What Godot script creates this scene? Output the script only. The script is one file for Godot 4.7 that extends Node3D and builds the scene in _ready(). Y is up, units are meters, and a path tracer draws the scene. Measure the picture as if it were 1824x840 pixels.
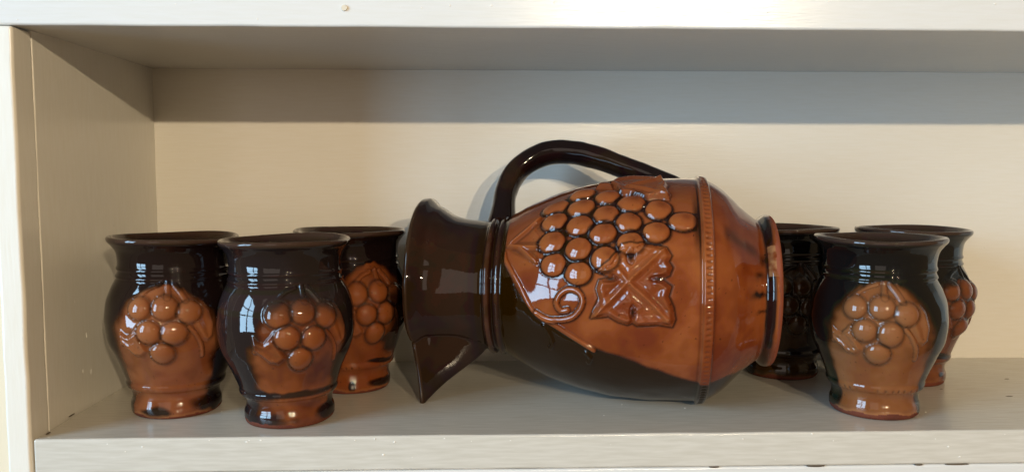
extends Node3D
# A painted shelf with a glazed wine jug lying on its side and six matching cups. Lengths in the pottery code are millimetres.

const DEPTH := 0.1426
const HIGH := 0.18
var rng := RandomNumberGenerator.new()
var names := {}
var wob := FastNoiseLite.new()
var fine := FastNoiseLite.new()
var M := {}

func _ready() -> void:
	rng.seed = 7
	wob.seed = 3; wob.frequency = 0.035; wob.fractal_octaves = 2
	fine.seed = 9; fine.frequency = 0.16; fine.fractal_octaves = 3
	set_camera_and_light()
	make_materials()
	make_shelf()
	make_jug()
	make_cups()

# ------------------------------------------------------------------ camera and light
func set_camera_and_light() -> void:
	var cam := Camera3D.new(); cam.name = "camera"
	var yaw := 0.03203; var pitch := 0.07843; var roll := 0.00082
	var fwd := Vector3(sin(yaw) * cos(pitch), -sin(pitch), -cos(yaw) * cos(pitch))
	var right := Vector3(cos(yaw), 0, sin(yaw))
	var up := right.cross(fwd)
	var r2 := right * cos(roll) + up * sin(roll)
	cam.transform = Transform3D(Basis(r2, up * cos(roll) - right * sin(roll), -fwd), Vector3(0.20129, 0.1174, 0.35043))
	cam.fov = rad_to_deg(2.0 * atan(420.0 / 1420.0))
	cam.near = 0.02; cam.far = 20.0
	add_child(cam); cam.current = true
	var env := Environment.new()
	env.background_mode = Environment.BG_COLOR
	env.background_color = Color(0.235, 0.162, 0.092).linear_to_srgb()
	env.tonemap_mode = Environment.TONE_MAPPER_LINEAR
	env.tonemap_exposure = 1.0
	env.sdfgi_enabled = true; env.ssao_enabled = true; env.ssil_enabled = true
	var we := WorldEnvironment.new(); we.name = "world_environment"; we.environment = env; add_child(we)
	# two warm lamps behind the camera, up and to the right
	for k in 2:
		var l := OmniLight3D.new(); l.name = "warm_lamp"
		l.light_color = Color(1.0, 0.805, 0.54).linear_to_srgb()
		l.light_energy = 0.66; l.light_size = 0.011; l.omni_range = 6.0; l.omni_attenuation = 2.0
		l.shadow_enabled = true; l.position = Vector3(0.455 + 0.23 * k, 0.475, 1.3)
		add_child(l, true)
	# a six-pane window in the wall to the left
	for i in 2:
		for j in 3:
			var a := AreaLight3D.new(); a.name = "window_pane_light"
			a.area_size = Vector2(0.44, 0.42); a.area_normalize_energy = true
			a.light_color = Color(0.45, 0.72, 0.98).linear_to_srgb()
			a.light_energy = 1.3; a.area_range = 6.0; a.shadow_enabled = true
			a.position = Vector3(-1.4, -0.04 + 0.48 * j, 0.86 + 0.52 * i)
			a.rotation = Vector3(0, -PI / 2, 0)
			add_child(a, true)

	# a tall panel light added behind the camera, to its left, for glaze reflections
	var added_panel := AreaLight3D.new(); added_panel.name = "added_panel_light"
	added_panel.area_size = Vector2(0.75, 1.3); added_panel.area_normalize_energy = true
	added_panel.light_color = Color(1.0, 0.86, 0.76).linear_to_srgb()
	added_panel.light_energy = 0.27; added_panel.area_range = 6.0; added_panel.shadow_enabled = true
	added_panel.position = Vector3(-0.32, 0.45, 1.6)
	added_panel.rotation = Vector3(0, -0.3, 0)
	add_child(added_panel, true)

# ------------------------------------------------------------------ materials
func noise_tex(seed_: int, freq: float, octaves: int, normal := false, bump := 4.0, ramp: Gradient = null, w := 512, h := 512) -> NoiseTexture2D:
	var n := FastNoiseLite.new(); n.seed = seed_; n.frequency = freq; n.fractal_octaves = octaves
	n.noise_type = FastNoiseLite.TYPE_SIMPLEX_SMOOTH
	var t := NoiseTexture2D.new(); t.noise = n; t.width = w; t.height = h; t.seamless = true
	t.as_normal_map = normal; t.bump_strength = bump
	if ramp: t.color_ramp = ramp
	return t

func lin(r: float, g: float, b: float) -> Color:
	return Color(r, g, b).linear_to_srgb()

func paint(along: String, seed_: int, c: Color, relief: float, streak := 0.985) -> StandardMaterial3D:
	var m := StandardMaterial3D.new()
	m.albedo_color = c
	var gr := Gradient.new()
	gr.set_color(0, Color(streak, streak * 0.995, streak * 0.98)); gr.set_color(1, Color(1, 1, 1))
	m.albedo_texture = noise_tex(seed_ + 5, 0.02, 4, false, 1.0, gr)
	m.roughness = 0.22
	m.metallic_specular = 0.5
	m.heightmap_enabled = true
	m.heightmap_texture = noise_tex(seed_, 0.03, 5)
	m.heightmap_scale = relief
	m.uv1_triplanar = true; m.uv1_world_triplanar = true; m.uv1_triplanar_sharpness = 8.0
	m.uv1_scale = Vector3(4.1, 47, 47) if along == "x" else Vector3(29, 3.7, 29)
	return m

func make_materials() -> void:
	M.board = paint("x", 11, lin(0.645, 0.645, 0.635), 0.0045)
	M.back = paint("x", 23, lin(0.74, 0.715, 0.66), 0.0028)
	M.side = paint("y", 31, lin(0.74, 0.71, 0.645), 0.0036)
	M.floor = paint("x", 47, lin(0.585, 0.555, 0.495), 0.0036, 0.93)
	var d := StandardMaterial3D.new(); d.albedo_color = lin(0.74, 0.715, 0.66); d.roughness = 0.25; M.drip = d
	d = StandardMaterial3D.new(); d.albedo_color = lin(0.10, 0.075, 0.05); d.roughness = 0.8; M.chip = d
	d = StandardMaterial3D.new(); d.albedo_color = lin(0.62, 0.55, 0.43); d.roughness = 0.5; M.plug = d
	d = StandardMaterial3D.new(); d.albedo_color = lin(0.66, 0.57, 0.42); d.roughness = 0.7; M.wall = d
	var g := StandardMaterial3D.new()
	g.vertex_color_use_as_albedo = true; g.roughness = 0.045; g.metallic_specular = 0.45
	g.normal_enabled = true; g.normal_texture = noise_tex(61, 0.018, 3, true, 2.0); g.normal_scale = 0.15
	g.uv1_triplanar = true; g.uv1_scale = Vector3(28, 28, 28)
	M.glaze = g
	var t := StandardMaterial3D.new()
	t.vertex_color_use_as_albedo = true; t.roughness = 0.75; t.metallic_specular = 0.3
	t.heightmap_enabled = true; t.heightmap_texture = noise_tex(71, 0.08, 4); t.heightmap_scale = 0.03
	t.uv1_triplanar = true; t.uv1_scale = Vector3(40, 40, 40)
	M.clay = t

# ------------------------------------------------------------------ naming helpers
func numbered(called: String) -> String:
	var n: int = names.get(called, 0)
	names[called] = n + 1
	return called if n == 0 else "%s_%03d" % [called, n]

func thing(called: String, label: String, category: String, group := "") -> Node3D:
	var o := Node3D.new(); o.name = numbered(called); add_child(o)
	o.set_meta("label", label); o.set_meta("category", category)
	if group: o.set_meta("group", group)
	return o

func put(mesh: Mesh, called: String, mat: Material, parent: Node) -> MeshInstance3D:
	var o := MeshInstance3D.new(); o.mesh = mesh; o.material_override = mat
	var key := str(parent.get_instance_id()) + "/" + called
	var n: int = names.get(key, 0); names[key] = n + 1
	o.name = called if n == 0 else "%s_%03d" % [called, n]
	parent.add_child(o, true)
	return o

# ------------------------------------------------------------------ shelf
func board_mesh(size: Vector3, r: float, cuts: Vector3i, wobble: float, seed_: int) -> ArrayMesh:
	# a box with rounded, slightly uneven edges
	var h := size / 2.0
	var lists := []
	for a in 3:
		var l := PackedFloat32Array()
		var e: float = h[a]
		for k in [0.0, 0.18, 0.45, 0.72, 1.0]: l.append(-e + r * k)
		for k in range(1, cuts[a]): l.append(lerpf(-e + r, e - r, float(k) / cuts[a]))
		for k in [1.0, 0.72, 0.45, 0.18, 0.0]: l.append(e - r * k)
		lists.append(l)
	var V := PackedVector3Array(); var N := PackedVector3Array(); var I := PackedInt32Array()
	var inner := h - Vector3.ONE * r
	var nz := FastNoiseLite.new(); nz.seed = seed_; nz.frequency = 22.0; nz.fractal_octaves = 3
	for a in 3:
		var b := (a + 1) % 3; var c := (a + 2) % 3
		for s in [-1.0, 1.0]:
			var base := V.size()
			var lb: PackedFloat32Array = lists[b]; var lc: PackedFloat32Array = lists[c]
			for x in lb:
				for y in lc:
					var p := Vector3.ZERO
					p[a] = s * h[a]; p[b] = x; p[c] = y
					var q := p.clamp(-inner, inner)
					var n := (p - q).normalized()
					var w := Vector3(nz.get_noise_3dv(q), nz.get_noise_3dv(q + Vector3(3, 0, 0)), nz.get_noise_3dv(q + Vector3(0, 3, 0))) * wobble * 0.5
					V.append(q + n * r + w); N.append(n)
			for i in lb.size() - 1:
				for j in lc.size() - 1:
					var k0 := base + i * lc.size() + j
					var k1 := k0 + lc.size()
					if s > 0: I.append_array([k0, k0 + 1, k1, k1, k0 + 1, k1 + 1])
					else: I.append_array([k0, k1, k0 + 1, k1, k1 + 1, k0 + 1])
	return arrays(V, N, PackedColorArray(), I)

func arrays(V: PackedVector3Array, N: PackedVector3Array, C: PackedColorArray, I: PackedInt32Array) -> ArrayMesh:
	var a := []; a.resize(Mesh.ARRAY_MAX)
	a[Mesh.ARRAY_VERTEX] = V; a[Mesh.ARRAY_NORMAL] = N; a[Mesh.ARRAY_INDEX] = I
	if C.size(): a[Mesh.ARRAY_COLOR] = C
	# front faces run clockwise
	var i := 0
	while i < I.size() - 2:
		var x := (V[I[i + 2]] - V[I[i]]).cross(V[I[i + 1]] - V[I[i]])
		if x.length_squared() > 1e-16:
			break
		i += 3
	var m := ArrayMesh.new(); m.add_surface_from_arrays(Mesh.PRIMITIVE_TRIANGLES, a)
	return m

func slab(called: String, lo: Vector3, hi: Vector3, r: float, cuts: Vector3i, wobble: float, mat: Material, parent: Node) -> MeshInstance3D:
	var o := put(board_mesh(hi - lo, r, cuts, wobble, called.length()), called, mat, parent)
	o.position = (lo + hi) / 2.0
	return o

func blob(size: Vector3) -> ArrayMesh:
	var s := SphereMesh.new(); s.radius = 0.5; s.height = 1.0; s.radial_segments = 10; s.rings = 6
	var a := s.get_mesh_arrays()
	var V: PackedVector3Array = a[Mesh.ARRAY_VERTEX]; var N: PackedVector3Array = a[Mesh.ARRAY_NORMAL]
	for i in V.size():
		V[i] *= size; N[i] = (N[i] / size).normalized()
	a[Mesh.ARRAY_VERTEX] = V; a[Mesh.ARRAY_NORMAL] = N
	for k in Mesh.ARRAY_MAX:
		if k != Mesh.ARRAY_VERTEX and k != Mesh.ARRAY_NORMAL and k != Mesh.ARRAY_INDEX: a[k] = null
	var m := ArrayMesh.new(); m.add_surface_from_arrays(Mesh.PRIMITIVE_TRIANGLES, a)
	return m

func make_shelf() -> void:
	var wall := put(board_mesh(Vector3(0.6, 0.5, 0.02), 0.002, Vector3i(2, 2, 1), 0.0, 5), "cream_wall", M.wall, self)
	wall.name = "wall"; wall.position = Vector3(-0.311, 0.1, -0.02)
	wall.set_meta("kind", "structure"); wall.set_meta("label", "cream yellow wall beside the left edge of the white shelf"); wall.set_meta("category", "wall")
	var t := thing("shelf", "off-white painted wooden wall shelf holding the jug and the cups", "shelf")
	var L := 0.80
	slab("top_board", Vector3(-0.0108, HIGH, -DEPTH - 0.010), Vector3(L, HIGH + 0.022, 0.0), 0.0012, Vector3i(160, 3, 8), 0.0005, M.board, t)
	slab("bottom_board", Vector3(0.0006, -0.0158, -DEPTH - 0.010), Vector3(L, 0.0, -0.0003), 0.0011, Vector3i(160, 3, 10), 0.0004, M.floor, t)
	slab("back_panel", Vector3(-0.0095, -0.03, -DEPTH - 0.009), Vector3(L, HIGH + 0.004, -DEPTH), 0.0008, Vector3i(60, 20, 1), 0.0005, M.back, t)
	slab("side_panel", Vector3(-0.0100, -0.05, -DEPTH - 0.011), Vector3(0.0, HIGH + 0.0006, -0.0147), 0.0006, Vector3i(1, 40, 20), 0.0004, M.side, t)
	slab("front_stile", Vector3(-0.0106, -0.08, -0.0146), Vector3(0.0001, HIGH - 0.0004, 0.0006), 0.0016, Vector3i(2, 60, 2), 0.0006, M.side, t)
	slab("side_panel", Vector3(L - 0.004, -0.05, -DEPTH - 0.011), Vector3(L + 0.012, HIGH - 0.0004, 0.0), 0.0012, Vector3i(1, 20, 10), 0.0004, M.side, t)
	slab("lower_rail", Vector3(0.0010, -0.06, -0.030), Vector3(L, -0.0161, -0.0009), 0.0012, Vector3i(120, 3, 2), 0.0005, M.board, t)
	var plug := CylinderMesh.new(); plug.top_radius = 0.0012; plug.bottom_radius = 0.0014; plug.height = 0.0008; plug.radial_segments = 16
	var po := put(plug, "nail_plug", M.plug, t); po.rotation.x = PI / 2; po.position = Vector3(0.1405, 0.1879, 0.0004)
	# dried paint drips and specks
	var small := [blob(Vector3(1, 1, 1) * 0.001), blob(Vector3(0.0016, 0.0010, 0.0010)), blob(Vector3(0.001, 0.0024, 0.0009))]
	var drips := []
	for k in 5: drips.append([Vector3(0.0, rng.randf_range(0.012, 0.15), rng.randf_range(-0.13, -0.02)), 1])
	for q in [[0.055, -0.042], [0.036, -0.052], [0.019, -0.047], [0.0168, -0.055], [0.09, -0.085]]: drips.append([Vector3(0, q[0], q[1]), 2])
	for k in 14: drips.append([Vector3(rng.randf_range(0.01, 0.56), rng.randf_range(0.06, 0.165), -DEPTH), 0])
	for k in 26: drips.append([Vector3(rng.randf_range(0.01, 0.44), -0.0008 - 0.014 * rng.randf() * rng.randf(), -0.0003), 0])
	for k in 16: drips.append([Vector3(rng.randf_range(0.0, 0.44), HIGH + rng.randf_range(0.001, 0.014), 0.0), 0])
	for k in 10: drips.append([Vector3(rng.randf_range(0.02, 0.52), 0.0, rng.randf_range(-0.12, -0.01)), 0])
	for q in drips:
		var o := put(small[q[1] if q[1] == 2 else rng.randi() % 2], "paint_drip", M.drip, t)
		o.position = q[0]; o.scale = Vector3.ONE * rng.randf_range(0.4, 1.0) * (1.0 if q[1] else 0.8)
		if q[1] == 2: o.rotation.x = rng.randf_range(-0.8, 0.8); o.scale = Vector3.ONE * rng.randf_range(0.8, 1.4)
		if q[0].x > 0.001 and q[0].y == 0.0: o.scale.y *= 0.4
		elif q[0].x < 0.001: o.scale.x *= 0.35
		else: o.scale.z *= 0.5
	# chips where bare wood shows
	for q in [[Vector3(0.478, 0.0, -0.055), Vector3(0.0042, 0.0004, 0.0012)], [Vector3(0.500, 0.0, -0.09), Vector3(0.003, 0.0004, 0.001)], [Vector3(0.45, 0.0, -0.07), Vector3(0.002, 0.0003, 0.001)],
			[Vector3(0.352, -0.0160, -0.0009), Vector3(0.009, 0.0012, 0.0012)], [Vector3(0.305, -0.0160, -0.0009), Vector3(0.005, 0.001, 0.0012)], [Vector3(0.40, -0.0160, -0.0009), Vector3(0.004, 0.001, 0.0012)], [Vector3(0.418, -0.0160, -0.0009), Vector3(0.012, 0.0009, 0.0012)],
			[Vector3(0.003, 0.0003, -0.008), Vector3(0.0010, 0.0006, 0.004)], [Vector3(0.0002, 0.0006, -0.034), Vector3(0.0006, 0.0006, 0.006)]]:
		var o := put(blob(q[1]), "paint_chip", M.chip, t); o.position = q[0]

# ------------------------------------------------------------------ pottery helpers
func ss(a: float, b: float, x: float) -> float:
	var t := clampf((x - a) / (b - a), 0.0, 1.0)
	return t * t * (3.0 - 2.0 * t)

func smax(a: float, b: float, k: float) -> float:
	var h := clampf(0.5 + 0.5 * (b - a) / k, 0.0, 1.0)
	return lerpf(a, b, h) + k * h * (1.0 - h)

func table(xs: PackedFloat32Array, ys: PackedFloat32Array, x: float) -> float:
	# smooth interpolation through rising xs
	var n := xs.size()
	if x <= xs[0]: return ys[0]
	if x >= xs[n - 1]: return ys[n - 1]
	var i := 0
	while xs[i + 1] < x: i += 1
	var h := xs[i + 1] - xs[i]
	var t := (x - xs[i]) / h
	var d := (ys[i + 1] - ys[i]) / h
	var d0 := d; var d1 := d
	if i > 0: d0 = 0.5 * (d + (ys[i] - ys[i - 1]) / (xs[i] - xs[i - 1]))
	if i < n - 2: d1 = 0.5 * (d + (ys[i + 2] - ys[i + 1]) / (xs[i + 2] - xs[i + 1]))
	var t2 := t * t; var t3 := t2 * t
	return ys[i] * (2 * t3 - 3 * t2 + 1) + ys[i + 1] * (3 * t2 - 2 * t3) + h * (d0 * (t3 - 2 * t2 + t) + d1 * (t3 - t2))

func seg(p: Vector2, a: Vector2, b: Vector2) -> float:
	var ab := b - a
	return (p - a - ab * clampf((p - a).dot(ab) / ab.length_squared(), 0.0, 1.0)).length()

func line_dist(p: Vector2, pts: PackedVector2Array) -> float:
	var d := 1e9
	for i in pts.size() - 1: d = minf(d, seg(p, pts[i], pts[i + 1]))
	return d

func inside(p: Vector2, poly: PackedVector2Array) -> float:
	# distance to the outline, positive inside
	var d := 1e9
	var n := poly.size()
	for i in n: d = minf(d, seg(p, poly[i], poly[(i + 1) % n]))
	return d if Geometry2D.is_point_in_polygon(p, poly) else -d

func curve(pts: Array) -> PackedVector2Array:
	# a smooth line through points
	var out := PackedVector2Array()
	for i in pts.size() - 1:
		var a: Vector2 = pts[maxi(i - 1, 0)]; var b: Vector2 = pts[i]; var c: Vector2 = pts[i + 1]; var d: Vector2 = pts[mini(i + 2, pts.size() - 1)]
		for k in 5: out.append(b.cubic_interpolate(c, a, d, k / 5.0))
	out.append(pts[-1])
	return out

func emit(t: Node3D, nu: int, nv: int, P: PackedVector3Array, C: PackedColorArray, ID: PackedInt32Array, kinds: Dictionary) -> void:
	# a grid closed in u; the quads are shared out to the parts, normals run on from part to part
	var N := PackedVector3Array(); N.resize(nu * nv)
	for j in nv:
		var ja := maxi(j - 1, 0) * nu; var jb := mini(j + 1, nv - 1) * nu
		for i in nu:
			var du := P[j * nu + (i + 1) % nu] - P[j * nu + (i + nu - 1) % nu]
			var dv := P[jb + i] - P[ja + i]
			N[j * nu + i] = du.cross(dv).normalized()
	var lists := {}
	for j in nv - 1:
		for i in nu:
			var k := j * nu + i
			var id: int = maxi(ID[k], ID[k + nu])
			if not lists.has(id): lists[id] = PackedInt32Array()
			lists[id].append(k)
	var ids := lists.keys(); ids.sort()
	var made := {}
	for id in ids:
		var q: PackedInt32Array = lists[id]
		var remap := PackedInt32Array(); remap.resize(nu * nv); remap.fill(-1)
		var V2 := PackedVector3Array(); var N2 := PackedVector3Array(); var C2 := PackedColorArray(); var I := PackedInt32Array()
		for k in q:
			var i := k % nu
			var r := k - i + (i + 1) % nu
			for c in [k, k + nu, r, r, k + nu, r + nu]:
				if remap[c] < 0:
					remap[c] = V2.size(); V2.append(P[c]); N2.append(N[c]); C2.append(C[c])
				I.append(remap[c])
		var info: Array = kinds[id]
		put(arrays(V2, N2, C2, I), info[0], info[1], t)

# ------------------------------------------------------------------ cups
const CUP_OUT := [[19.4, 0.0], [20.3, 1.0], [20.8, 3.0], [20.8, 5.5], [20.1, 8.0], [20.2, 10.5], [21.2, 12.6], [22.5, 14.0], [23.0, 15.6], [22.9, 17.0], [23.5, 18.8], [25.4, 24.0], [27.7, 29.7], [30.0, 35.0], [31.3, 41.0], [31.8, 46.0], [31.6, 50.0], [30.9, 55.8], [28.9, 61.5], [27.0, 65.3], [26.4, 66.6], [26.75, 67.7], [26.05, 69.0], [25.8, 70.2], [26.3, 71.4], [25.75, 72.8], [25.7, 75.5], [26.4, 79.3], [28.4, 82.3], [29.9, 84.0], [30.35, 85.2], [30.1, 86.1], [29.3, 86.5], [28.4, 86.1], [27.0, 84.3], [24.8, 81.0], [23.0, 76.0], [23.0, 68.0], [26.0, 60.0], [28.3, 50.0], [28.0, 42.0], [25.0, 30.0], [20.5, 18.0], [17.5, 9.0], [15.0, 7.0], [8.0, 6.6], [0.05, 6.5]]
var cup_rows := PackedVector2Array()
var cup_inner := 0

func make_cups() -> void:
	var pts := []
	for q in CUP_OUT: pts.append(Vector2(q[0], q[1]))
	var c := Curve2D.new()
	for i in pts.size():
		var a: Vector2 = pts[maxi(i - 1, 0)]; var b: Vector2 = pts[mini(i + 1, pts.size() - 1)]
		var tan_ := (b - a).normalized()
		var lin_: float = (pts[i] - a).length() / 3.0; var lout: float = (b - pts[i]).length() / 3.0
		c.add_point(pts[i], -tan_ * lin_, tan_ * lout)
	c.bake_interval = 0.1
	var d := 0.0
	var total := c.get_baked_length()
	while d < total:
		var p := c.sample_baked(d)
		cup_rows.append(p)
		if cup_inner == 0 and p.y > 84.0 and p.x < 28.0: cup_inner = cup_rows.size()
		d += 0.45 if cup_inner == 0 else 2.2
	cup_rows.append(Vector2(0.05, 6.5))
	var group := "glazed clay wine cups on the shelf"
	# middle: where the bunch of grapes faces; view: where the camera stands as seen from the cup (degrees)
	cup({"at": Vector2(0.0462, -0.0464), "middle": 10.0, "view": 21.0, "seed": 1, "lean": -0.012, "lines": 0.75, "wide": 46.0, "top": 65.5, "orange": Color(0.168, 0.048, 0.018), "light": Color(0.240, 0.085, 0.032), "dark": Color(0.0085, 0.0055, 0.0042),
		"spots": [[-10.0, 3.0, 24.0, 3.0], [76.0, 6.0, 34.0, 6.0], [80.0, 16.0, 30.0, 7.0]], "teeth": 0.15, "pale": 0.7, "label": "orange-brown grape cup standing in the shelf's left corner beside the side panel"}, group)
	cup({"at": Vector2(0.1062, -0.0301), "middle": 24.0, "view": 14.0, "seed": 2, "lean": 0.008, "wide": 40.0, "top": 61.0, "orange": Color(0.085, 0.021, 0.009), "light": Color(0.23, 0.070, 0.022), "dark": Color(0.0135, 0.0095, 0.0085),
		"spots": [[-36.0, 4.0, 60.0, 3.4], [-38.0, 16.5, 54.0, 3.0], [82.0, 5.5, 34.0, 4.4], [30.0, 16.8, 70.0, 1.9], [84.0, 34.0, 22.0, 24.0]], "teeth": 0.12, "pale": 0.0, "ridge": true, "label": "dark brown hazy grape cup nearest the front, second from the left"}, group)
	cup({"at": Vector2(0.1265, -0.0876), "middle": 33.0, "view": 10.0, "seed": 3, "wide": 44.0, "top": 70.5, "orange": Color(0.165, 0.041, 0.012), "light": Color(0.23, 0.070, 0.022), "dark": Color(0.008, 0.005, 0.004),
		"spots": [[60.0, 17.2, 26.0, 1.7], [62.0, 4.6, 28.0, 2.2], [9.0, 3.6, 5.0, 2.8], [72.0, 40.0, 28.0, 22.0]], "teeth": 0.5, "pale": 0.5, "label": "orange grape cup at the back, half hidden between the dark cup and the jug's mouth"}, group)
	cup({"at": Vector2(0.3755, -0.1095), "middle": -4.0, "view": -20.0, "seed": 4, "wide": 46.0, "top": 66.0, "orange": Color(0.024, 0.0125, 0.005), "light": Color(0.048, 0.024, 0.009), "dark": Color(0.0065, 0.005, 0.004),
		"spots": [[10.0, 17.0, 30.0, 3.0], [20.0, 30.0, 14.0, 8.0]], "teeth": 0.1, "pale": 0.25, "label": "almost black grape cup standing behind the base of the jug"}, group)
	cup({"at": Vector2(0.3948, -0.0345), "middle": -25.4, "view": -26.7, "seed": 5, "lines": 0.75, "wide": 46.0, "top": 67.5, "orange": Color(0.152, 0.049, 0.016), "light": Color(0.205, 0.083, 0.033), "dark": Color(0.0075, 0.0078, 0.0070),
		"spots": [[-84.0, 13.0, 14.0, 14.0]], "teeth": 0.55, "pale": 0.8, "shift": 3.0, "label": "brown grape cup with notched waist at the front, right of the jug"}, group)
	cup({"at": Vector2(0.4421, -0.0934), "middle": 28.5, "view": -28.0, "seed": 6, "lean": -0.010, "wide": 52.0, "top": 60.0, "orange": Color(0.105, 0.031, 0.013), "light": Color(0.16, 0.054, 0.022), "dark": Color(0.0085, 0.0095, 0.0095),
		"spots": [[20.0, 17.3, 40.0, 1.7], [30.0, 7.0, 8.0, 1.6], [48.0, 34.0, 6.0, 5.0]], "teeth": 0.0, "pale": 0.3, "label": "rightmost cup, at the back, its grapes turned towards the right"}, group)

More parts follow.
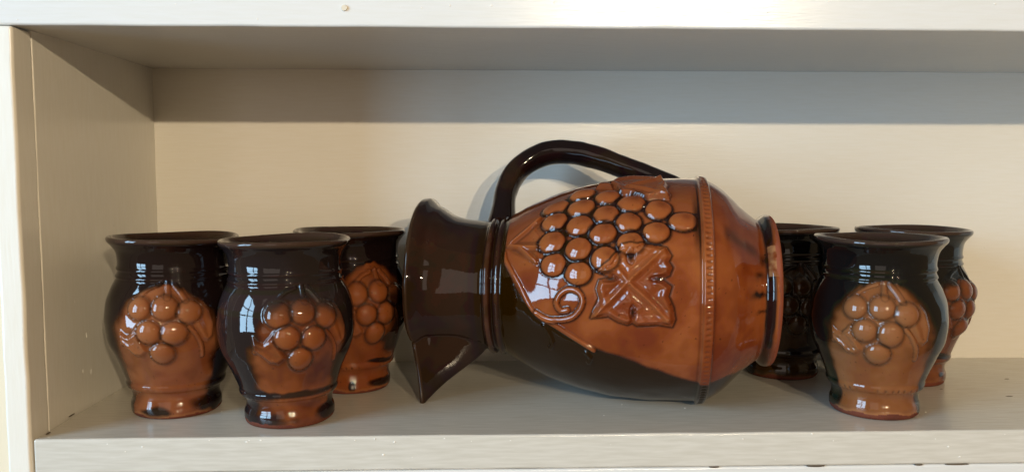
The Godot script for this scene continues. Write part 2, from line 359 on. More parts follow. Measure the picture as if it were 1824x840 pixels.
func cup(o: Dictionary, group: String) -> void:
	var t := thing("wine_cup", o.label, "cup", group)
	t.position = Vector3(o.at.x, 0.0003, o.at.y)
	t.rotation.z = o.get("lean", 0.0)
	var phis := PackedFloat32Array()
	var a := 0.0
	while a < 360.0:
		phis.append(o.view - 115.0 + a)
		a += 0.85 if a < 230.0 else 5.0
	var nu := phis.size(); var nv := cup_rows.size()
	var P := PackedVector3Array(); var C := PackedColorArray(); var ID := PackedInt32Array()
	P.resize(nu * nv); C.resize(nu * nv); ID.resize(nu * nv)
	var sx := 31.0 * PI / 180.0
	var r := RandomNumberGenerator.new(); r.seed = 100 + o.seed
	var grapes := []
	for g in [[-17.6, 55.2], [3.0, 55.6], [22.0, 53.3], [-10.0, 44.7], [10.0, 44.0], [0.0, 33.9]]:
		grapes.append([(g[0] + r.randf_range(-0.7, 0.7)) * sx, g[1] + r.randf_range(-0.4, 0.4), 5.75 + r.randf_range(-0.35, 0.25), 5.75 + r.randf_range(-0.4, 0.35)])
	var v2 := func(l: Array) -> PackedVector2Array:
		var q := PackedVector2Array()
		for e in l: q.append(Vector2(e[0] * sx, e[1]))
		return q
	var leaf_l: PackedVector2Array = v2.call([[-39, 46], [-34, 43.5], [-28.8, 42.6], [-20, 46], [-15, 40], [-10.5, 35], [-18, 32], [-26, 32.6], [-31, 35.5], [-39.5, 38.5]])
	var leaf_r: PackedVector2Array = v2.call([[21, 52], [26, 45.5], [31.5, 39.4], [37, 37.6], [42.7, 40.2], [43.5, 47], [40, 54], [34, 58.5], [28, 58]])
	var stems := [curve([Vector2(4.2 * sx, 66.5), Vector2(4.5 * sx, 63), Vector2(4.6 * sx, 60.5)]), curve([Vector2(10 * sx, 66.0), Vector2(14.5 * sx, 63), Vector2(18.8 * sx, 59.0)])]
	var vines := [curve([Vector2(21.4 * sx, 46), Vector2(27 * sx, 42.5), Vector2(31.5 * sx, 37.5), Vector2(34 * sx, 31.5)]), curve([Vector2(-38 * sx, 38), Vector2(-29 * sx, 41), Vector2(-21 * sx, 46)]), curve([Vector2(-2 * sx, 66), Vector2(-12 * sx, 64), Vector2(-20 * sx, 60.5)])]
	var n1 := FastNoiseLite.new(); n1.seed = 20 + o.seed; n1.frequency = 0.05; n1.fractal_octaves = 3
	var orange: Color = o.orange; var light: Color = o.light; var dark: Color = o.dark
	var clay := Color(0.17, 0.048, 0.026)
	var ph_off := r.randf() * TAU
	for j in nv:
		var row := cup_rows[j]
		var inner: bool = j >= cup_inner
		for i in nu:
			var deg := phis[i]
			var dl := wrapf(deg - o.middle, -180.0, 180.0)
			var ra := deg_to_rad(deg)
			var sr := sin(ra); var cr := cos(ra)
			var R := row.x; var h := row.y
			var q3 := Vector3(sr * R + o.seed * 90.0, h, cr * R)
			var nA := n1.get_noise_3dv(q3)
			var w := wob.get_noise_3dv(q3) * 0.55
			R *= 1.0 + 0.006 * sin(2.0 * ra + ph_off)
			var id := 0
			var col := dark
			if R > 5.0: R += w * minf(1.0, R / 20.0)
			h += (0.35 * sin(ra * 2.0 + ph_off * 2.0) + 0.2 * sin(3.0 * ra)) * ss(60.0, 86.0, h)
			if not inner:
				# the arched field where the orange shows
				var x0 := dl * sx
				var wid: float = o.wide + nA * 9.0
				var y: float = h + nA * 2.0 + 1.2 * n1.get_noise_2d(x0 * 3.0, h * 0.7 + 50.0)
				if y > 38.0: wid *= sqrt(maxf(0.0, 1.0 - pow((y - 38.0) / (o.top - 38.0), 2.0)))
				else: wid += (38.0 - y) * 0.45
				var sh: float = o.get("shift", 0.0)
				var m := 1.0 - ss(-11.0, 6.0, absf(dl - sh) - wid)
				if y >= o.top: m = 0.0
				var base := orange.lerp(light, clampf(0.35 + nA * 0.9, 0.0, 0.75))
				var rel := 0.0
				var pool := 0.6 * ss(0.60, 0.68, fine.get_noise_3dv(q3 * 2.3))
				base = base.lerp(orange * 0.55, 0.5 * ss(0.0, 0.5, fine.get_noise_3dv(q3 * 0.28)))
				var x := dl * sx
				if absf(dl) < 60.0 and h > 16.0 and h < 69.0:
					var p := Vector2(x, h)
					for k in 6:
						var g: Array = grapes[k]
						var dx: float = (x - g[0]) / g[2]; var dy: float = (h - g[1]) / g[3]
						var rr := dx * dx + dy * dy
						if rr < 1.9:
							if rr < 1.0:
								var e := pow(1.0 - rr, 0.5) * 2.95
								if e > rel: rel = e; id = 1 + k
							var rho := sqrt(rr)
							if rr >= 1.0: rel = maxf(rel, 0.9 * exp(-pow((rho - 1.0) / 0.16, 2.0)))
							pool += exp(-pow((rho - 1.04) / 0.10, 2.0)) * 0.55 * o.get("lines", 1.0) + 0.15 * ss(0.7, 1.0, rho) * (1.0 - ss(1.0, 1.1, rho))
					if id == 0:
						var sd := inside(p, leaf_l)
						if sd > 0.0:
							rel = smax(rel, 1.5 * ss(0.0, 1.9, sd) - 0.5 * ss(1.6, 4.0, sd) + 0.45 * absf(n1.get_noise_2d((x + h) * 5.0, (x - h) * 1.5)), 0.3); id = 7
						elif sd > -0.9: pool += 0.25 * (1.0 + sd / 0.9)
						sd = inside(p, leaf_r)
						if sd > 0.0:
							rel = smax(rel, 1.4 * ss(0.0, 2.2, sd) * (1.0 - 0.55 * ss(2.0, 5.0, sd)), 0.3); id = 8
						elif sd > -0.9: pool += 0.25 * (1.0 + sd / 0.9)
					for s in stems:
						var d := line_dist(p, s)
						if d < 1.3:
							rel = smax(rel, 0.9 * sqrt(1.0 - d * d / 1.69), 0.4); id = maxi(id, 9) if id == 0 else id
						elif d < 2.0: pool += 0.3
					for s in vines:
						var d := line_dist(p, s)
						if d < 0.95 and rel < 1.6:
							rel = smax(rel, 0.75 * sqrt(1.0 - d * d / 0.9025) + 0.2, 0.3); id = 10 if id == 0 else id
						elif d < 1.6 and id == 0: pool += 0.3
				R += rel
				# the notched ring round the waist
				if h > 13.0 and h < 16.6 and o.teeth > 0.0:
					var tooth := pow(0.5 + 0.5 * sin(deg * 22.5 * PI / 180.0 * 2.0 + sin(deg * 0.21) * 0.9), 4.0)
					var at := exp(-pow((h - 14.4) / 0.75, 2.0))
					var n2 := clampf(0.55 + nA * 1.6, 0.0, 1.0)
					R -= o.teeth * 1.3 * tooth * at * n2
					pool += tooth * at * 0.55 * minf(1.0, o.teeth * 2.0) * n2
				base = base.lerp(light * 1.12, clampf(rel * 0.24, 0.0, 0.6))
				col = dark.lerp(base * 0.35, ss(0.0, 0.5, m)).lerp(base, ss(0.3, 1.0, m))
				if rel > 0.3 and m < 0.9: col = col.lerp(base, 0.35 * (1.0 - m) * ss(o.top + 2.0, o.top - 6.0, h))
				col = col.lerp(dark * 1.3, clampf(pool, 0.0, 0.85))
				if o.has("ridge"): col = col.lerp(Color(0.030, 0.020, 0.017), 0.5 * ss(48.0, 60.0, h) * (1.0 - ss(60.0, 70.0, h)))  # grey haze of reflected light painted across this cup's shoulder
				# ridges of the neck, where the glaze is thin
				var thin := exp(-pow((h - 67.6) / 0.6, 2.0)) + exp(-pow((h - 71.4) / 0.6, 2.0))
				col = col.lerp(Color(0.035, 0.016, 0.009), 0.35 * thin * ss(-0.2, 0.4, nA))
				# waist
				if h < 24.0:
					col = col.lerp(dark * 1.6, (1.0 - m) * 0.2)
					for s in o.spots:
						var e := pow((wrapf(deg - s[0], -180.0, 180.0)) / s[2], 2.0) + pow((h - s[1] + nA * 1.5) / s[3], 2.0) + nA * 0.8
						col = col.lerp(dark, 0.93 * (1.0 - ss(0.45, 1.35, e)))
				else:
					for s in o.spots:
						var e := pow((wrapf(deg - s[0], -180.0, 180.0)) / s[2], 2.0) + pow((h - s[1] + nA * 1.5) / s[3], 2.0) + nA * 0.8
						col = col.lerp(dark, 0.9 * (1.0 - ss(0.5, 1.2, e)))
				# unglazed foot
				var edge := 2.0 + 1.6 * sin(ra * 1.5 + ph_off) * 0.5 + nA * 2.2
				if h < edge:
					id = 11; col = clay.lerp(Color(0.10, 0.028, 0.017), clampf(0.5 + nA, 0.0, 1.0))
				elif h < edge + 1.6:
					col = col.lerp(Color(0.30, 0.125, 0.05), o.pale * m * (1.0 - (h - edge) / 1.6))
				if h > 83.6: col = col.lerp(Color(0.055, 0.030, 0.021), 0.75 * ss(83.6, 85.6, h))
			else:
				id = 12
				col = Color(0.016, 0.009, 0.006).lerp(Color(0.055, 0.030, 0.021), 0.7 * ss(82.5, 85.5, h))
			var k := j * nu + i
			P[k] = Vector3(sr * R, h, cr * R) * 0.001
			C[k] = col; ID[k] = id
	emit(t, nu, nv, P, C, ID, {0: ["body", M.glaze], 1: ["grape", M.glaze], 2: ["grape", M.glaze], 3: ["grape", M.glaze], 4: ["grape", M.glaze], 5: ["grape", M.glaze], 6: ["grape", M.glaze],
		7: ["leaf", M.glaze], 8: ["leaf", M.glaze], 9: ["stem", M.glaze], 10: ["tendril", M.glaze], 11: ["foot_ring", M.clay], 12: ["inside", M.glaze]})
	var disc := CylinderMesh.new(); disc.top_radius = 0.0190; disc.bottom_radius = 0.0192; disc.height = 0.001; disc.radial_segments = 40
	var dc := StandardMaterial3D.new(); dc.albedo_color = Color(0.2, 0.055, 0.03).linear_to_srgb(); dc.roughness = 0.8
	var b := put(disc, "base", dc, t); b.position.y = 0.0008

# ------------------------------------------------------------------ jug
func make_jug() -> void:
	var t := thing("wine_jug", "large glazed clay jug lying on its side, moulded with grapes and vine leaves", "jug")
	var B := Vector3(0.3124, 0.0576, -0.05706)
	var U := Vector3(-0.98484, 0.0, -0.17346); var W := Vector3(-0.17346, 0, 0.98484); var UP := Vector3(0, 1, 0)
	t.position = Vector3(B.x, 0, B.z)
	var O := B - t.position
	# rows: nominal place along the axis, kind (0 outside, 1 lip, 2 inside), extra
	var rows := []
	for q in [[-32.6, 0.1], [-32.6, 20.0], [-32.8, 30.0], [-33.4, 32.5], [-34.4, 34.5], [-34.9, 36.2], [-34.6, 37.5], [-33.9, 38.3]]: rows.append([q[0], 3, q[1]])
	var s := -33.2
	while s < 146.5:
		rows.append([s, 0, 0.0])
		s += 0.42 if s < 112.0 else 0.8
	for k in range(0, 11): rows.append([146.5, 1, PI * k / 10.0])
	s = 145.5
	while s > 112.0: rows.append([s, 2, 0.0]); s -= 3.0
	for q in [[108.0, 30.0], [100.0, 31.5], [90.0, 37.0], [75.0, 44.0], [55.0, 50.0], [30.0, 53.0], [5.0, 52.5], [-10.0, 46.0], [-20.0, 37.0], [-26.0, 28.0], [-27.0, 15.0], [-27.0, 0.1]]: rows.append([q[0], 3, q[1]])
	var phis := PackedFloat32Array()
	var a := 0.0
	while a < 360.0:
		phis.append(-95.0 + a)
		a += 0.48 if a < 205.0 else 3.0
	var bs := PackedFloat32Array([-33.2, -32.0, -30.0, -28.8, -27.6, -26.4, -25.0, -18.0, -9.0, -1.5, 0.0, 12.0, 28.0, 45.0, 60.0, 75.0, 90.0, 99.0, 104.0, 108.0, 113.0, 115.0])
	var br := PackedFloat32Array([38.6, 38.7, 38.3, 37.3, 36.3, 36.6, 37.6, 43.5, 52.0, 56.6, 56.9, 57.2, 57.3, 56.2, 53.4, 48.8, 42.1, 37.2, 35.2, 34.9, 34.2, 34.2])
	var fs := PackedFloat32Array([115.0, 122.0, 130.0, 138.0, 143.0, 146.5])
	var ft := PackedFloat32Array([34.2, 34.9, 37.0, 42.0, 45.4, 46.4])
	var ff := PackedFloat32Array([34.2, 34.5, 35.1, 36.6, 38.6, 41.2])
	var vs := PackedFloat32Array([106.0, 110.5, 114.5, 123.5, 133.8, 141.6, 146.5])
	var vr := PackedFloat32Array([33.0, 36.0, 39.4, 46.0, 53.6, 60.6, 66.6])
	var ls := PackedFloat32Array([-33.0, -21.0, -10.5, -2.0, 2.4, 17.0, 37.0, 52.0, 57.0, 69.0, 80.5, 89.0, 96.6, 99.0])
	var lp := PackedFloat32Array([-72.0, -60.0, -45.0, -43.5, -43.0, -36.0, -28.0, -23.3, -22.0, -15.5, -10.4, 3.0, 21.0, 27.0])
	var nu := phis.size(); var nv := rows.size()
	var P := PackedVector3Array(); var C := PackedColorArray(); var ID := PackedInt32Array()
	P.resize(nu * nv); C.resize(nu * nv); ID.resize(nu * nv)
	var grapes := []
	var k := PI / 180.0
	for g in [[73.1, 58.8], [60.5, 65.4], [61.0, 53.0], [48.2, 59.0], [73.3, 45.9], [61.0, 40.4], [48.8, 46.6], [36.2, 52.9], [73.2, 32.9], [60.9, 27.7], [48.9, 34.4], [37.0, 40.6], [24.2, 47.2], [73.0, 20.2], [60.4, 15.2], [48.8, 21.6], [37.0, 28.2], [24.5, 34.6], [12.7, 41.0]]:
		grapes.append([g[0] + rng.randf_range(-0.6, 0.6), g[1] + rng.randf_range(-0.7, 0.7), 6.75 + rng.randf_range(-0.5, 0.35), 5.95 + rng.randf_range(-0.45, 0.3), table(bs, br, g[0]) * k])
	# relief outlines in mm: along the axis, and round the body at radius 56 (main leaf), 45 (left leaf and tendril)
	var K := 56.0 * k
	var v2 := func(l: Array, f: float) -> PackedVector2Array:
		var q := PackedVector2Array()
		for e in l: q.append(Vector2(e[0], e[1] * f))
		return q
	var leaf_out := [[20.3, 26.8], [18.1, 23.1], [19.4, 20.3], [17.7, 17.7], [19.0, 14.1], [22.6, 12.2], [18.1, 8.8], [19.4, 4.4], [17.1, -0.8], [16.2, -6.2], [17.4, -9.6], [23.5, -8.7], [33.0, -9.6], [35.3, -8.2], [37.4, -9.3], [41.8, -8.1], [46.3, -5.6], [54.3, -7.2], [52.5, -2.2], [50.3, 2.6], [51.7, 7.2], [50.5, 11.2], [44.7, 12.6], [51.9, 15.6], [45.7, 20.2], [43.0, 24.0], [40.6, 27.4], [36.6, 28.0], [33.2, 27.6], [30.8, 28.6], [24.6, 27.6]]
	var leaf: PackedVector2Array = v2.call(leaf_out, K)
	var veins := [PackedVector2Array([Vector2(37.6, 10.6 * K), Vector2(28, 19.5 * K), Vector2(21.6, 25.2 * K)]), PackedVector2Array([Vector2(37.6, 10.6 * K), Vector2(27.5, 2.0 * K), Vector2(19.6, -6.0 * K)]), PackedVector2Array([Vector2(37.6, 10.6 * K), Vector2(44, 3.6 * K), Vector2(52.5, -5.4 * K)]), PackedVector2Array([Vector2(37.6, 10.6 * K), Vector2(42.0, 16.5 * K), Vector2(50.0, 15.4 * K)])]
	var pits := [[36.4, 22.2, 1.7, 3.0], [23.6, 12.2, 3.4, 1.4], [35.2, -3.4, 1.25, 3.1], [45.4, 12.0, 3.2, 1.4]]
	var K2 := 45.0 * k
	var lleaf: PackedVector2Array = v2.call([[97.3, 37.2], [93.5, 44.0], [86.5, 50.0], [79.6, 54.0], [82.0, 44.0], [79.0, 38.0], [79.5, 30.0], [80.4, 19.8], [86.0, 25.0], [92.0, 30.5]], K2)
	var lveins := [PackedVector2Array([Vector2(96.8, 37.2 * K2), Vector2(88.2, 44.6 * K2), Vector2(80.6, 52 * K2)]), PackedVector2Array([Vector2(96.8, 37.2 * K2), Vector2(88.4, 33.6 * K2), Vector2(80.3, 31.1 * K2)]), PackedVector2Array([Vector2(90.0, 34 * K2), Vector2(86.0, 27.5 * K2), Vector2(81.4, 21.4 * K2)])]
	var ridge := curve([Vector2(98.6, 33 * K2), Vector2(97.2, 26.2 * K2), Vector2(93.6, 17 * K2), Vector2(89.5, 8.3 * K2), Vector2(86, 0 * K2), Vector2(82.5, -6.9 * K2), Vector2(78.5, -10.5 * K2), Vector2(72.8, -13.3 * K2), Vector2(66, -17 * K2), Vector2(59, -20.8 * K2), Vector2(53, -24.5 * K2)])
	var tendril := curve([Vector2(80.5, -8.0 * K2), Vector2(76.5, -10.3 * K2), Vector2(71.5, -10.6 * K2), Vector2(63.8, -8.3 * K2), Vector2(59.3, -2.9 * K2), Vector2(58.4, 2.2 * K2), Vector2(61.2, 6.0 * K2), Vector2(65.8, 6.2 * K2), Vector2(69.6, 2.8 * K2), Vector2(70.6, -1.6 * K2), Vector2(68.6, -4.9 * K2), Vector2(65.4, -4.3 * K2)])
	var hook := curve([Vector2(77.0, -15.0 * K2), Vector2(74.2, -20.0 * K2), Vector2(73.0, -25.5 * K2), Vector2(74.2, -29.0 * K2)])
	var hook2 := curve([Vector2(56.5, -27.0 * K2), Vector2(54.6, -30.0 * K2), Vector2(55.5, -33.0 * K2)])
	var tleaf: PackedVector2Array = v2.call([[42.8, 60.6], [37.0, 59.0], [33.0, 56.2], [27.9, 54.6], [23.0, 55.8], [18.4, 54.6], [17.6, 59.5], [19.5, 64.0], [18.6, 69.5], [21.0, 76.0], [28.0, 79.0], [35.0, 80.5], [44.0, 79.0], [47.5, 73.0], [44.0, 67.0]], K)
	var tveins := [PackedVector2Array([Vector2(38.0, 66.5 * K), Vector2(29, 62.5 * K), Vector2(19.6, 56.5 * K)]), PackedVector2Array([Vector2(38.0, 66.5 * K), Vector2(30, 70.5 * K), Vector2(21.5, 74.0 * K)])]
	var bud: PackedVector2Array = v2.call([[54.5, 70.2], [49.0, 69.0], [45.0, 66.5], [44.6, 72.0], [48.5, 76.5], [53.5, 75.5]], K)
	var n1 := FastNoiseLite.new(); n1.seed = 77; n1.frequency = 0.03; n1.fractal_octaves = 4
	var orange := Color(0.194, 0.047, 0.0138); var amber := Color(0.266, 0.078, 0.022); var red := Color(0.115, 0.021, 0.007)
	var dark := Color(0.0120, 0.0055, 0.0038); var black := Color(0.006, 0.004, 0.0035); var clay := Color(0.235, 0.070, 0.038)
	for j in nv:
		var row: Array = rows[j]
		var kind: int = row[1]
		for i in nu:
			var deg := wrapf(phis[i], -180.0, 180.0)
			var ra := deg * k
			var cp := cos(ra); var sp := sin(ra)
			var sa: float = row[0]
			var R := 0.0
			var col := dark
			var id := 0
			if kind == 3:
				R = row[2]
				col = clay if j < 12 else Color(0.02, 0.011, 0.008)
				id = 6 if j < 12 else 7
			else:
				var delta := wrapf(deg + 63.0, -180.0, 180.0)
				var spout := 0.0
				if sa <= 115.0: R = table(bs, br, sa)
				else:
					var w := pow(maxf(cos((deg - 112.0) * k), 0.0), 1.1)
					R = lerpf(table(fs, ff, sa), table(fs, ft, sa), w)
				if sa > 106.0:
					var fl := (sa - 110.0) / 36.5
					if absf(delta) < 60.0:
						var da := sqrt(pow(delta * k, 2.0) + 0.0016) - 0.04
						var rv := table(vs, vr, sa) / (cos(da) + lerpf(1.05, 1.95, ss(110.0, 147.0, sa)) * sin(da))
						if rv > R - 0.6 and sa > 112.0: spout = 1.0
						R = smax(R, rv, 1.3) - 0.6 * exp(-pow((rv - R) / 1.0, 2.0)) * ss(114.0, 126.0, sa)
					sa -= 6.0 * maxf(fl, 0.0) * exp(-pow(delta / 20.0, 2.0))
				if kind == 1:
					R -= 1.7 * (1.0 - cos(row[2])); sa += 1.9 * sin(row[2])
				elif kind == 2:
					R -= 3.4
				var q3 := Vector3(cp * R, sa, sp * R)
				var nA := n1.get_noise_3dv(q3)
				var nB := fine.get_noise_3dv(q3)
				if kind == 0:
					R += wob.get_noise_3dv(q3) * 0.45
					if sa > 98.0:
						id = 4 if spout > 0.5 else 1
						var g1 := exp(-pow((sa - 107.2) / 1.6, 4.0)); var g2 := exp(-pow((sa - 102.2) / 1.3, 4.0)) * 0.75
						R += 1.5 * g1 + 1.3 * g2
						R -= 0.5 * exp(-pow((sa - 104.7) / 0.7, 2.0)) + 0.5 * exp(-pow((sa - 110.4) / 1.0, 2.0)) + 0.4 * exp(-pow((sa - 99.8) / 0.8, 2.0))
						if g1 > 0.35: id = 3
						elif g2 > 0.3: id = 8
						R += 0.7 * exp(-pow((sa - 143.6) / 1.7, 2.0)) - 0.6 * exp(-pow((sa - 139.6) / 1.8, 2.0))
						col = dark.lerp(Color(0.085, 0.030, 0.014), clampf(maxf(g1 * 0.75, g2 * 0.5) * (0.55 + nA), 0.0, 1.0))
						col = col.lerp(Color(0.045, 0.018, 0.011), clampf(0.25 + nA, 0.0, 1.0) * ss(112.0, 120.0, sa) * 0.6)
					else:
						var low := table(ls, lp, sa)
						var m := ss(low - 1.7, low + 1.2, deg + nA * 2.2)
						m *= 1.0 - ss(88.0, 112.0, deg + nA * 10.0)
						m *= 1.0 - ss(97.0, 99.0, sa + nA)
						var base := orange.lerp(amber, clampf(nA * 1.1 + 0.22, 0.0, 1.0)).lerp(red, clampf(-nA * 1.5 + 0.05, 0.0, 0.8))
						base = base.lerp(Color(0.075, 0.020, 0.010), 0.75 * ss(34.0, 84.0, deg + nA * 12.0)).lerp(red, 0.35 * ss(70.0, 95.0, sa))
						base = base.lerp(red, 0.4 * ss(0.0, 0.5, fine.get_noise_3dv(q3 * 0.30)))
						var rel := 0.0; var pool := 0.7 * ss(0.60, 0.68, fine.get_noise_3dv(q3 * 2.1 + Vector3(40, 0, 0)))
						# beaded band
						if sa > -3.0 and sa < 8.0:
							var up := ss(-1.4, -0.8, sa) * (1.0 - ss(3.2, 4.1, sa))
							rel += 1.35 * up
							if up > 0.4: id = 5
							var bead := pow(0.5 + 0.5 * sin(ra * 128.0 + 0.5 * sin(ra * 9.0)), 3.0)
							var at := exp(-pow((sa - 1.1) / 1.15, 4.0))
							var n2 := clampf(0.75 + nA, 0.2, 1.0)
							rel -= 0.95 * bead * at * n2
							pool += bead * at * 0.55 * n2 * 0.8
							pool += exp(-pow((sa - 4.9) / 0.55, 2.0)) * (0.35 + 0.5 * ss(10.0, 34.0, deg)) + exp(-pow((sa + 1.6) / 0.4, 2.0)) * 0.35
							pool += 0.9 * exp(-pow((sa - 6.2) / 1.5, 2.0) - pow((deg - 42.0) / 15.0, 2.0))
						if deg > -40.0 and deg < 92.0 and sa > 6.0:
							for g in 19:
								var ge: Array = grapes[g]
								var dx: float = (sa - ge[0]) / ge[2]
								if absf(dx) > 1.5: continue
								var dy: float = (deg - ge[1]) * ge[4] / ge[3]
								var rr := dx * dx + dy * dy
								if rr < 2.2:
									if rr < 1.0:
										var wv := rr * (1.0 + 0.22 * n1.get_noise_2d(dx * 22.0 + g * 60.0, dy * 22.0))
										var e := (2.3 + 0.12 * (g % 6)) * pow(maxf(1.0 - wv, 0.0), 0.5)
										if e > rel: rel = e; id = 10 + g
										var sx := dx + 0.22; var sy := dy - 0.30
										base = orange.lerp(amber, 0.55 + nA).lerp(red * 0.8, 0.75 * exp(-(sx * sx + sy * sy) * 4.5) * ss(5.0, 45.0, deg + nB * 30.0))  # dark reflection painted into the upper side of each grape
									pool += exp(-pow((sqrt(rr) - 1.07) / 0.12, 2.0)) * 0.85 + 0.42 * ss(0.70, 1.0, rr) * (1.0 - ss(1.0, 1.1, rr))
							if sa > 13.0 and sa < 57.0:
								var p := Vector2(sa, deg * K)
								if deg < 32.0 and deg > -14.0:
									var sd := inside(p, leaf)
									if sd > 0.0:
										var e := 1.95 * ss(-0.3, 2.2, sd) - 1.2 * ss(1.8, 4.8, sd) + 0.3 * n1.get_noise_2d(sa * 4.0, deg * 4.0)
										var vd := 9.0
										for v in veins: vd = minf(vd, line_dist(p, v))
										e += 1.3 * exp(-pow(vd / 1.0, 2.0)) - 0.45 * exp(-pow((vd - 2.6) / 0.9, 2.0)) + 0.25 * nB
										for q in pits:
											var pe: float = pow((sa - q[0]) / q[2], 2.0) + pow((deg - q[1]) * K / q[3], 2.0)
											e -= 3.3 * exp(-pe * pe * 0.8); pool += 1.0 * exp(-pe * 1.5)
										base = base.lerp(amber, 0.45 * exp(-pow(vd / 0.8, 2.0)))
										if e > rel - 0.9:
											rel = e; id = 30; pool *= 0.75
									elif sd > -1.6: pool += 0.85 * exp(-pow((sd + 0.5) / 0.6, 2.0)); rel -= 0.25 * exp(-pow((sd + 0.5) / 0.5, 2.0)) if id == 0 else 0.0
								elif deg > 52.0:
									var sd := inside(p, tleaf)
									if sd > 0.0 and id == 0 or sd > 1.0:
										var vd := 9.0
										for v in tveins: vd = minf(vd, line_dist(p, v))
										rel = maxf(rel, 2.9 * ss(-0.3, 1.8, sd) - 1.1 * ss(1.5, 5.0, sd) + 1.3 * exp(-pow(vd / 1.3, 2.0))); id = 31
									elif sd > -1.4 and id == 0: pool += 0.5 * exp(-pow((sd + 0.4) / 0.5, 2.0))
									sd = inside(p, bud)
									if sd > 0.0 and id == 0: rel = maxf(rel, 2.4 * ss(-0.2, 2.2, sd)); id = 35
							if sa > 51.0:
								var p := Vector2(sa, deg * K2)
								if deg < 58.0 and deg > 15.0 and sa > 77.0 and id < 10:
									var sd := inside(p, lleaf)
									if sd > 0.0:
										var vd := 9.0
										for v in lveins: vd = minf(vd, line_dist(p, v))
										rel = maxf(rel, 0.9 * ss(0.0, 1.5, sd) - 0.5 * ss(1.5, 4.0, sd) + 1.5 * exp(-pow(vd / 0.95, 2.0))); id = 32
										base = base.lerp(amber, 0.5 * exp(-pow(vd / 0.8, 2.0))); pool += 0.45 * exp(-pow((vd - 2.2) / 0.9, 2.0))
									elif sd > -1.2: pool += 0.3 * exp(-pow((sd + 0.4) / 0.5, 2.0))
								if deg < 36.0 and id < 10:
									var d := line_dist(p, tendril)
									if d < 1.25:
										rel = maxf(rel, 1.35 * sqrt(1.0 - d * d / 1.5625)); id = 33
										base = base.lerp(amber, 0.25)
									elif d < 2.4: pool += 0.75 * (2.4 - d) / 0.85
									d = line_dist(p, ridge)
									if d < 1.25:
										var e := 1.35 * sqrt(1.0 - d * d / 1.5625)
										if e > rel: rel = e; id = 34
										m = maxf(m, ss(1.25, 0.5, d) * 0.8); base = base.lerp(amber, 0.3)
									elif d < 2.2 and id == 0: pool += 0.4 * (2.2 - d)
									d = minf(line_dist(p, hook), line_dist(p, hook2))
									if d < 1.2: rel = maxf(rel, 1.0 * sqrt(1.0 - d * d / 1.44)); id = 36
						R += rel
						base = base.lerp(amber, clampf(rel * 0.06, 0.0, 0.16))
						# streaks and blots of dark glaze near the foot
						if sa < -3.0:
							var c := exp(-pow((deg - 36.8 - (sa + 8.9) * 0.30 + nA * 5.0) / 4.6, 2.0)) * ss(-26.0, -20.0, sa) * (1.0 - ss(-8.0, -5.0, sa))
							pool += 0.62 * c
							for q in [[-24.0, 18.0, 2.6, 3.0], [-22.0, 4.2, 2.8, 2.8], [-24.6, 5.5, 2.6, 1.6], [-25.0, -7.5, 2.4, 1.4], [-26.0, 30.0, 2.0, 5.0]]:
								pool += 0.8 * exp(-pow((sa - q[0]) / q[2], 2.0) - pow((deg - q[1] + nB * 2.0) / q[3], 2.0))
							pool += (1.0 + nA * 1.5) * exp(-pow((sa + 29.2) / 2.2, 4.0)) * 1.2 * (0.7 + 0.3 * ss(-45.0, -10.0, deg))
							if sa < -28.5:
								var e := -32.9 + 0.9 * nA + 0.4 * nB
								if deg > 16.0 and deg < 46.0: e += 1.4 * ss(16.0, 22.0, deg) * (1.0 - ss(40.0, 46.0, deg))
								if sa < e: id = 6
								elif deg > 18.0 and deg < 42.0: base = base.lerp(Color(0.34, 0.17, 0.075), 0.85 * clampf(0.7 + nB * 1.5, 0.0, 1.0)); pool *= 0.4
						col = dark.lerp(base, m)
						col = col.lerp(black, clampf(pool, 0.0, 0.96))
						if id == 6: col = clay.lerp(Color(0.16, 0.043, 0.024), clampf(0.4 + nA * 1.2, 0.0, 1.0))
				else:
					id = 4 if (kind == 1 and spout > 0.5) else (9 if kind == 1 else 7)
					col = Color(0.035, 0.016, 0.010) if kind == 1 else Color(0.02, 0.011, 0.008)
			var n := j * nu + i
			P[n] = O + (U * sa + (W * cp + UP * sp) * R) * 0.001
			C[n] = col; ID[n] = id
	var kinds := {0: ["body", M.glaze], 1: ["neck", M.glaze], 3: ["collar", M.glaze], 8: ["collar", M.glaze], 4: ["spout", M.glaze], 5: ["beaded_band", M.glaze], 6: ["foot_ring", M.clay], 7: ["inside", M.glaze], 9: ["lip", M.glaze],
		30: ["vine_leaf", M.glaze], 31: ["vine_leaf", M.glaze], 32: ["vine_leaf", M.glaze], 33: ["tendril", M.glaze], 34: ["vine_stem", M.glaze], 35: ["bud", M.glaze], 36: ["tendril", M.glaze]}
	for g in 19: kinds[10 + g] = ["grape", M.glaze]
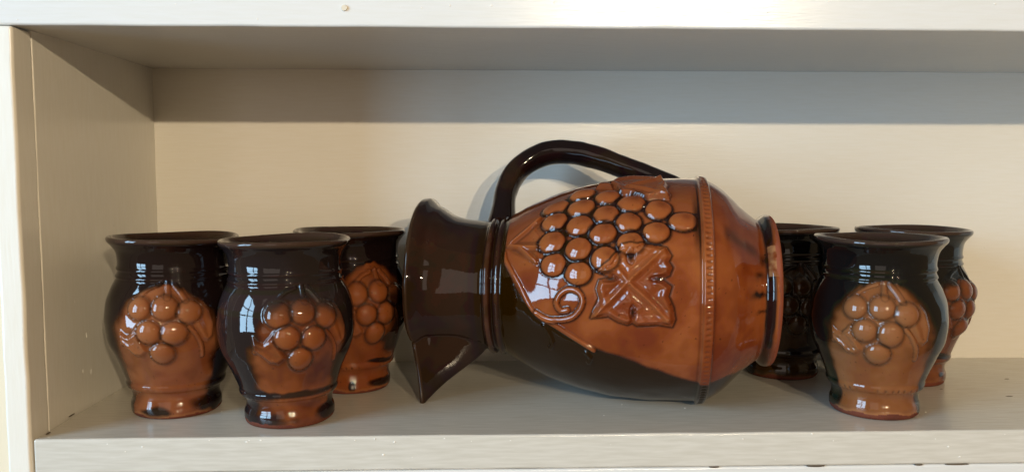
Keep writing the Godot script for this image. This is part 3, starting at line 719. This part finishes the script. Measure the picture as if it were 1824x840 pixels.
	emit(t, nu, nv, P, C, ID, kinds)
	# handle: a bent strap in the plane opposite the spout
	var hp := 117.0 * k
	var Hn := W * cos(hp) + UP * sin(hp)
	var side := U.cross(Hn).normalized()
	var c3 := Curve3D.new()
	var hs := [[107.4, 30.0], [106.7, 38.0], [105.9, 55.0], [99.8, 69.6], [87.2, 78.6], [72.6, 80.8], [56.6, 77.3], [40.7, 70.8], [27.0, 65.0], [14.0, 58.5], [4.0, 51.0]]
	for i in hs.size():
		var q: Array = hs[i]; var b: Array = hs[maxi(i - 1, 0)]; var d: Array = hs[mini(i + 1, hs.size() - 1)]
		var tn: Vector3 = (U * (d[0] - b[0]) + Hn * (d[1] - b[1])) / 6.0
		c3.add_point(U * q[0] + Hn * q[1], -tn, tn)
	c3.bake_interval = 0.5
	var L := c3.get_baked_length()
	var hu := 48; var hv := 130
	P = PackedVector3Array(); C = PackedColorArray(); ID = PackedInt32Array()
	for j in hv:
		var f := float(j) / (hv - 1)
		var p := c3.sample_baked(f * L)
		var tn := (c3.sample_baked(minf(f * L + 0.8, L)) - c3.sample_baked(maxf(f * L - 0.8, 0.0))).normalized()
		var nn := side.cross(tn).normalized()
		var thick := lerpf(6.1, 5.2, ss(0.4, 0.85, f)) + 1.6 * (1.0 - ss(0.03, 0.13, f))
		var wide := lerpf(7.6, 8.4, f) + 1.8 * (1.0 - ss(0.03, 0.14, f)) + 3.0 * ss(0.8, 1.0, f)
		for i in hu:
			var an := TAU * i / hu
			var ca := cos(an); var sn := sin(an)
			var x := signf(ca) * pow(absf(ca), 0.85) * thick; var y := signf(sn) * pow(absf(sn), 0.85) * wide
			var q := p + nn * x + side * y
			q += (nn * ca + side * sn) * wob.get_noise_3dv(q * 1.5) * 0.4
			P.append(O + q * 0.001); ID.append(0)
			C.append(Color(0.008, 0.005, 0.004).lerp(Color(0.03, 0.013, 0.008), clampf(0.2 + n1.get_noise_3dv(q), 0.0, 0.6)))
	emit(t, hu, hv, P, C, ID, {0: ["handle", M.glaze]})
